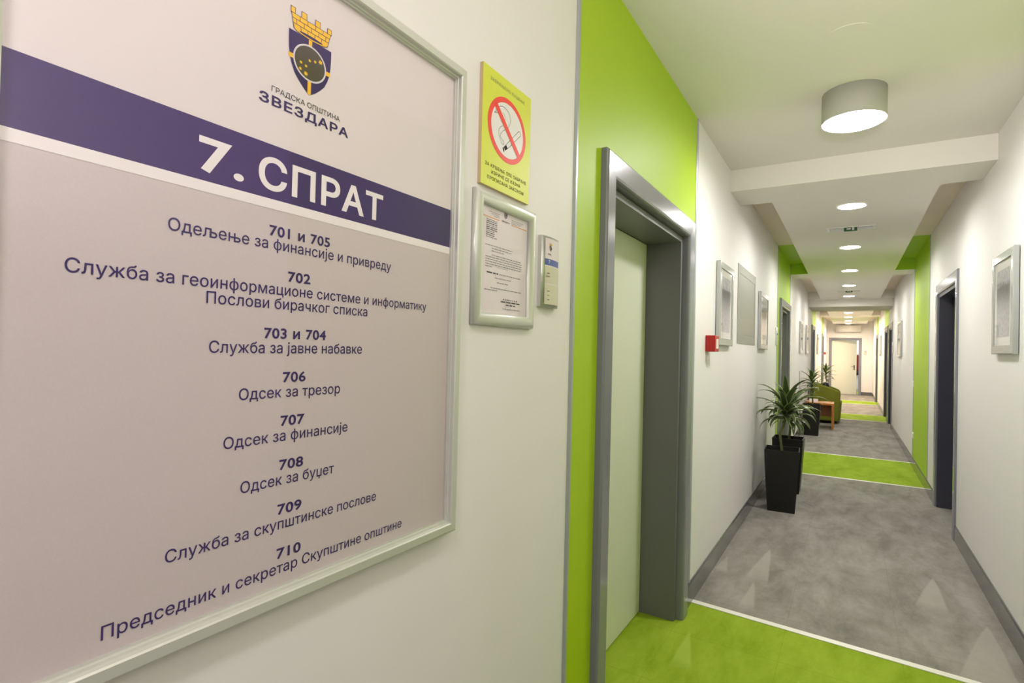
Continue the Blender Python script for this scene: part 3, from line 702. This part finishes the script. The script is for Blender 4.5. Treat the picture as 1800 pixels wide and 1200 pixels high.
# ------------------------------------------------------------------ fire alarms, panel, pictures
def fire_alarm(mp, y0, y1, z0, z1, dp, label):
    t = thing('fire_alarm', label, 'fire alarm', tuple(mp((y0+y1)/2, (z0+z1)/2, 0)), 'red fire alarm boxes')
    b = MB('red'); b.hexa([mp(u, z, d) for z in (z0, z1) for u, d in ((y0, 0), (y1, 0), (y1, dp), (y0, dp))]); b.build('housing', t, bevel=.004)
    a, c = y0+(y1-y0)*.22, y1-(y1-y0)*.2
    b = MB('pane'); b.hexa([mp(u, z, d) for z in (z0+(z1-z0)*.2, z1-(z1-z0)*.22) for u, d in ((a, dp-.002), (c, dp-.002), (c, dp+.002), (a, dp+.002))]); b.build('call_panel', t)
fire_alarm(mapL(0), 3.69, 3.81, 1.511, 1.617, .062, 'red square fire alarm box on the left wall past the nearest door')
fire_alarm(mapL(0), 23.0, 23.25, 1.56, 1.645, .06, 'tiny red fire alarm box far down the left wall near the end')
t = thing('wall_panel', 'flush grey metal service panel between two framed pictures', 'service panel', (0, 5.34, 1.92))
b = MB('panelg'); b.frame(mapL(0), 4.845, 5.845, 1.588, 2.257, [(0, 0), (0, .004), (.075, .004), (.075, 0)]); b.build('rim', t)
b = MB('panelg'); b.box(0, .003, 4.925, 5.765, 1.667, 2.178); b.build('cover', t)
def picture(mp, y0, y1, z0, z1, label, seed, mw=.05, glossy='picframe'):
    t = thing('framed_picture', label, 'picture', tuple(mp((y0+y1)/2, (z0+z1)/2, 0)), 'silver framed pictures along the corridor')
    b = MB(glossy); b.frame(mp, y0, y1, z0, z1, [(0, .004), (0, .026), (.004, .030), (mw-.004, .030), (mw, .026), (mw, .004)]); b.build('frame', t)
    b = MB('mount'); q = mw-.004; b.hexa([mp(u, z, d) for z in (z0+q, z1-q) for u, d in ((y0+q, .006), (y1-q, .006), (y1-q, .022), (y0+q, .022))]); mo = b.build('mount', t)
    key = 'photo%d' % seed
    M[key] = photo_mat('town_photo_%d' % seed, seed)
    mu, mv = (y1-y0)*.20, (z1-z0)*.165
    b = MB(key); b.hexa([mp(u, z, d) for z in (z0+mv, z1-mv) for u, d in ((y0+mu, .022), (y1-mu, .022), (y1-mu, .0226), (y0+mu, .0226))]); b.build('photograph', mo)
    b = MB('glass'); b.poly(mp, [(y0+q, z0+q), (y1-q, z0+q), (y1-q, z1-q), (y0+q, z1-q)], .0255); b.build('glass_pane', t)
picture(mapL(0), 3.985, 4.50, 1.558, 2.15, 'silver framed picture beside the red fire alarm, left of the grey panel', 1)
picture(mapL(0), 6.05, 6.63, 1.558, 2.147, 'silver framed picture on the left wall right of the grey panel', 2)
picture(mapL(0), 11.35, 11.98, 1.545, 2.135, 'first of two framed pictures on the left wall above the third planter', 3)
picture(mapL(0), 13.02, 13.75, 1.545, 2.145, 'second of two framed pictures on the left wall above the wooden side table', 4)
picture(mapR(0), 3.89, 4.40, 1.537, 2.12, 'large framed picture on the right wall, nearest the camera', 5)
picture(mapR(0), 11.5, 12.2, 1.525, 2.145, 'framed picture on the right white wall past the green band', 6)
picture(mapL(0), 17.7, 18.4, 1.55, 2.12, 'faint framed picture on the far left wall between two doors', 7)
picture(mapR(0), 18.6, 19.3, 1.55, 2.12, 'faint framed picture on the far right wall between two doorways', 8)
def switch(mp, u0, u1, z0, z1, label):
    t = thing('wall_switch', label, 'switch', tuple(mp((u0+u1)/2, (z0+z1)/2, 0)), 'white switch plates')
    b = MB('pane'); b.hexa([mp(u, z, d) for z in (z0, z1) for u, d in ((u0, 0), (u1, 0), (u1, .01), (u0, .01))]); b.build('plate', t, bevel=.002)
    i = (u1-u0)*.18; j = (z1-z0)*.18
    b = MB('canw'); b.hexa([mp(u, z, d) for z in (z0+j, z1-j) for u, d in ((u0+i, .009), (u1-i, .009), (u1-i, .014), (u0+i, .014))]); b.build('rocker', t, bevel=.001)
switch(mapR(0), 9.40, 9.56, 1.105, 1.19, 'white light switch at mid height on the edge of the right green band')
switch(mapR(0), 9.32, 9.48, 0.40, 0.475, 'white socket plate low down on the edge of the right green band')
switch(mapE(0), 1.31, 1.44, 1.10, 1.19, 'pale switch plate on the end wall right of the ajar door')
b = MB('alu'); b.box(0, .018, 11.49, 11.52, .13, 1.21); tag(b.build('cable_duct'), 'thin grey vertical cable duct on the left wall behind the third planter', 'cable duct')

# ------------------------------------------------------------------ ceiling fixtures
def drum_lamp(y, label, em, r=.150, hh=.156):
    t = thing('ceiling_lamp', label, 'ceiling lamp', (.80, y, ZC))
    b = MB('lampb'); zb = ZC-hh; b.cyl((.80, y, zb), r, r, hh, 64, 'lampb', caps=(False, True)); b.cyl((.80, y, zb), r-.006, r-.006, .02, 64, 'canw', caps=(False, False)); n = 64
    for i in range(n):
        p = lambda q, a: (.80+q*math.cos(2*math.pi*a/n), y+q*math.sin(2*math.pi*a/n), zb)
        b.face([p(r, i), p(r, i+1), p(r-.006, i+1), p(r-.006, i)], 'canw')
    b.build('housing', t, normals=False)
    b = MB(em); rr = r-.0065; ring = [(rr, zb+.004), (rr*.96, zb-.004), (rr*.85, zb-.010), (rr*.5, zb-.013), (0.001, zb-.014)]
    for (q0, z0), (q1, z1) in zip(ring, ring[1:]):
        for i in range(n):
            p = lambda q, a, z: (.80+q*math.cos(2*math.pi*a/n), y+q*math.sin(2*math.pi*a/n), z)
            b.face([p(q0, i, z0), p(q1, i, z1), p(q1, i+1, z1), p(q0, i+1, z0)], em, True)
    b.build('diffuser', t, normals=False)
drum_lamp(3.42, 'grey drum ceiling lamp with glowing white face', 'E_lamp')
drum_lamp(-0.55, 'added unseen grey drum ceiling lamp behind the viewpoint', 'E_back')  # unseen copy of the drum lamp, added to light the near walls
ordn = ['first', 'second', 'third', 'fourth', 'fifth', 'sixth', 'seventh', 'eighth', 'ninth', 'tenth']
for i, (x, y) in enumerate(zip(DLX, DLY)):
    em = 'E_down' if y < 17 else 'E_far'
    t = thing('downlight', 'round recessed downlight, %s along the corridor after the drum lamp' % ordn[i], 'downlight', (x, y, ZS), 'recessed downlights in the dropped ceiling')
    b = MB('canw'); b.cyl((x, y, ZS), RD, RD, .05, 32, 'canw', caps=(False, True)); n = 32
    for q in range(n):
        p = lambda r, a, z: (x+r*math.cos(2*math.pi*a/n), y+r*math.sin(2*math.pi*a/n), z)
        b.face([p(RD-.002, q, ZS-.003), p(RD-.002, q+1, ZS-.003), p(RD+.010, q+1, ZS-.002), p(RD+.010, q, ZS-.002)], 'canw')
    b.build('trim_ring', t, normals=False)
    b = MB(em); b.cyl((x, y, ZS+.008), RD-.002, RD-.002, .01, 32, em); b.build('diffuser', t)
for i, (x, y) in enumerate(((.79, EXY[0]), (.772, EXY[1]))):
    t = thing('exit_light', ('slim recessed emergency light with green exit pictogram, nearest one', 'slim recessed emergency light farther down the ceiling, beyond the fourth downlight')[i], 'exit light', (x, y, ZS))
    b = MB('canw'); b.frame(lambda u, v, d=0: Vector((u, v, ZS-d)), x-.20, x+.20, y-.09, y+.09, [(0, 0), (0, .004), (.02, .004), (.02, -.04), (.016, -.04), (.016, 0)]); b.build('bezel', t)
    b = MB('tan'); b.box(x-.182, x+.182, y-.072, y+.072, ZS+.035, ZS+.04); b.build('reflector', t)
    b = MB('tan'); b.tube([(x-.16, y+.01, ZS+.02), (x+.16, y+.01, ZS+.02)], .009, 10); b.build('tube', t)
    b = MB('exit', 'inkw'); b.box(x-.055, x+.055, y-.004, y+.004, ZS-.026, ZS+.03, 'exit')
    mpx = lambda u, v, e=0: Vector((x+u, y-.0045-e, ZS+v))
    b.poly(mpx, [(-.032, -.010), (-.008, -.010), (-.008, -.016), (.004, -.004), (-.008, .008), (-.008, .002), (-.032, .002)], .0, 'inkw')
    b.poly(mpx, [(.012, -.018), (.030, -.018), (.030, .010), (.012, .010)], .0, 'inkw'); b.build('exit_plate', t, normals=False)
b = MB('ceil'); b.cyl((.78, 2.80, ZC-.0015), .10, .10, .0015, 40); tag(b.build('cover_plate'), 'flat round blank cover on the ceiling before the drum lamp', 'cover plate')
# air conditioner
t = thing('air_conditioner', 'white split air conditioner above the ajar door on the end wall', 'air conditioner', (.74, END, 2.6))
b = MB('pane'); n = 8; pr = [(0, 2.46), (.13, 2.455)]+[(.17+.05*math.sin(math.pi*.5*i/n), 2.475+.25*i/n) for i in range(n+1)]+[(.19, 2.745), (0, 2.746)]
a = [b.bm.verts.new((.319, END-d, z)) for d, z in pr]; c = [b.bm.verts.new((1.158, END-d, z)) for d, z in pr]
for i in range(len(pr)): f = b.bm.faces.new((a[i], a[(i+1) % len(pr)], c[(i+1) % len(pr)], c[i])); f.smooth = 2 <= i < 9
b.bm.faces.new(a); b.bm.faces.new(c); b.build('body', t)
b = MB('inkg'); b.box(.36, 1.12, END-.175, END-.15, 2.458, 2.474); b.build('air_outlet', t)

# ------------------------------------------------------------------ planters with dracaenas
def planter(x, y, rz, label, seed, stems, crown_h, nleaf=46, Lr=(.22, .36), wf=1.0):
    rnd = random.Random(seed)
    t = thing('potted_plant', label, 'potted plant', (x, y, 0), 'black planters with striped leaf plants'); t.rotation_euler = (0, 0, rz)
    h, a, c = .59, .118, .151
    b = MB('black'); n = 6
    def rr(s, z): return [b.bm.verts.new((p*s, q*s, z)) for p, q in ((-1, -1), (1, -1), (1, 1), (-1, 1))]
    prof = [(a, 0)]+[(a+(c-a)*(1-(1-i/n)**1.35), h*i/n) for i in range(1, n+1)]+[(c-.008, h), (c-.012, h-.06), (c-.03, h-.075)]
    R = [rr(*q) for q in prof]
    for p, q in zip(R, R[1:]):
        for i in range(4): b.bm.faces.new((p[i], p[(i+1) % 4], q[(i+1) % 4], q[i]))
    b.bm.faces.new(R[0][::-1])
    pot = b.build('pot', normals=True); pot.parent = t
    b = MB('soil'); g = 10; s = c-.014
    vs = [[b.bm.verts.new((-s+2*s*i/g, -s+2*s*j/g, h-.052+rnd.uniform(0, .012))) for j in range(g+1)] for i in range(g+1)]
    for i in range(g):
        for j in range(g): b.bm.faces.new((vs[i][j], vs[i+1][j], vs[i+1][j+1], vs[i][j+1]))
    o = b.build('soil'); o.parent = t
    heads = []
    for st in stems:
        b = MB('stem'); pts = [Vector(p) for p in st]; fine = []
        for p, q in zip(pts, pts[1:]):
            for k_ in range(4): fine.append(p.lerp(q, k_/4))
        fine.append(pts[-1]); b.tube(fine, [.013*(1-.35*i/len(fine))*(1+.12*(i % 2)) for i in range(len(fine))], 10); o = b.build('stem'); o.parent = t
        heads.append((fine[-1], fine[-1]-fine[-2]))
    b = MB('leafg', 'leafy')
    for hp, hd in heads:
        hd = hd.normalized()
        for i in range(nleaf):
            f = i/nleaf
            az = i*2.39996+rnd.uniform(-.25, .25); el = math.radians(78-70*f**.7+rnd.uniform(-10, 10))
            L = rnd.uniform(*Lr)*(.75+.35*math.sin(math.pi*min(1, f+.15))); wd = rnd.uniform(.017, .027)*wf
            droop = rnd.uniform(1.3, 2.6)*(.55+.6*f)
            p = hp+hd*(crown_h*(.5-f)); dirh = Vector((math.cos(az), math.sin(az), 0)); N = 9; prev = None
            e = el
            for k_ in range(N+1):
                s = k_/N; wk = wd*(min(1, .35+s*3))*(1-s**2.6)+.0006
                side = dirh.cross(Vector((0, 0, 1))); up = (side.cross(dirh*math.cos(e)+Vector((0, 0, math.sin(e))))).normalized()
                row = [p+side*wk*q-up*abs(q)*wk*.35*-1 for q in (-1, -.78, 0, .78, 1)]
                for q_ in row:
                    lim = -(x-.012)
                    if q_.x < lim: q_.x = lim+.002*rnd.random()
                row = [b.bm.verts.new(q_) for q_ in row]
                if prev:
                    for q in range(4):
                        fc = b.bm.faces.new((prev[q], prev[q+1], row[q+1], row[q])); fc.smooth = True; fc.material_index = 1 if q in (0, 3) else 0
                prev = row
                p = p+(dirh*math.cos(e)+Vector((0, 0, math.sin(e))))*L/N
                e -= droop/N*(.35+1.3*s)
    o = b.build('foliage', normals=False); o.parent = t
    return t
planter(.2535, 5.961, math.radians(3.5), 'nearest black tapered planter with cut cane and striped leaves by the left wall', 11,
        [[(0, 0, .53), (-.012, .0, .64), (-.025, 0, .735), (.012, .02, .82), (.02, .03, .94)]], .16, 40, (.26, .42), 1.5)
planter(.235, 6.82, 0, 'second black planter with a striped leaf plant, directly behind the nearest planter', 23,
        [[(0.0, 0, .53), (.015, 0, .66), (.02, -.01, .84)]], .18, 40, (.24, .38), 1.4)
planter(.1975, 11.90, 0, 'third black planter with a thin stemmed plant in front of the wooden table', 35,
        [[(.02, 0, .53), (.015, 0, .66), (.005, 0, .82), (.0, 0, .95)]], .26, 24, (.24, .36), 1.5)
planter(.225, 18.85, 0, 'farthest black planter with a leafy plant, half hidden behind the armchair', 47,
        [[(0, 0, .53), (0, 0, .70), (-.02, 0, .92)]], .24, 24, (.26, .40), 1.6)

# ------------------------------------------------------------------ side table, leaflets, armchair
t = thing('side_table', 'low beech side table with open front beside the green armchair', 'table', (.28, 13.25, 0))
b = MB('wood'); b.box(.025, .536, 12.95, 13.58, .495, .533); b.build('tabletop', t, bevel=.003)
for x0 in (.503, .025): b = MB('wood'); b.box(x0, x0+.033, 12.95, 13.58, 0, .495); b.build('side_panel', t, bevel=.003)
b = MB('woodd'); b.box(.058, .503, 13.20, 13.22, .25, .495); b.build('apron', t)
t = thing('leaflet_holder', 'clear leaflet holder with white papers standing on the side table', 'leaflet holder', (.17, 13.2, .533))
b = MB('acrylic'); b.hexa([(.08, 13.14, .533), (.26, 13.14, .533), (.26, 13.15, .533), (.08, 13.15, .533), (.09, 13.22, .76), (.25, 13.22, .76), (.25, 13.228, .76), (.09, 13.228, .76)]); b.build('back_plate', t)
b = MB('paperw'); b.hexa([(.09, 13.115, .535), (.25, 13.115, .535), (.25, 13.138, .535), (.09, 13.138, .535), (.09, 13.14, .60), (.25, 13.14, .60), (.25, 13.16, .60), (.09, 13.16, .60)]); b.build('leaflets', t, normals=True)
t = thing('armchair', 'olive green upholstered tub armchair with its back to the left wall', 'armchair', (.34, 14.6, 0))
def slab(name, prof, y0, y1, m, bev):
    b = MB(m); a = [b.bm.verts.new((x, y0, z)) for x, z in prof]; c = [b.bm.verts.new((x, y1, z)) for x, z in prof]; n = len(prof)
    for i in range(n): b.bm.faces.new((a[i], a[(i+1) % n], c[(i+1) % n], c[i]))
    b.bm.faces.new(a); b.bm.faces.new(c); return b.build(name, t, bevel=bev, seg=4)
armp = [(.05, .055), (.60, .055), (.622, .30), (.632, .60), (.632, .675), (.60, .725), (.50, .772), (.36, .825), (.20, .86), (.06, .875)]
slab('armrest', armp, 14.16, 14.31, 'chair', .03); slab('armrest', armp, 14.83, 14.98, 'chair', .03)
slab('backrest', [(.05, .055), (.24, .055), (.22, .5), (.16, .87), (.05, .87)], 14.30, 14.84, 'chair', .03)
slab('seat', [(.22, .06), (.64, .06), (.66, .40), (.67, .47), (.63, .50), (.22, .47)], 14.315, 14.825, 'chair', .03)
for x, y in ((.11, 14.24), (.56, 14.24), (.11, 14.9), (.56, 14.9)):
    b = MB('black'); b.cyl((x, y, 0), .018, .022, .06, 16); b.build('foot', t)
t = thing('shoulder_bag', 'black bag lying on top of the green armchair against the wall', 'bag', (.31, 14.6, .5))
b = MB('black'); torso(b, 'black', [(.503, .075, .10), (.56, .09, .14), (.70, .09, .14), (.82, .075, .12), (.89, .05, .07), (.905, .015, .02)], .34, 14.56); b.build('bag_body', t)
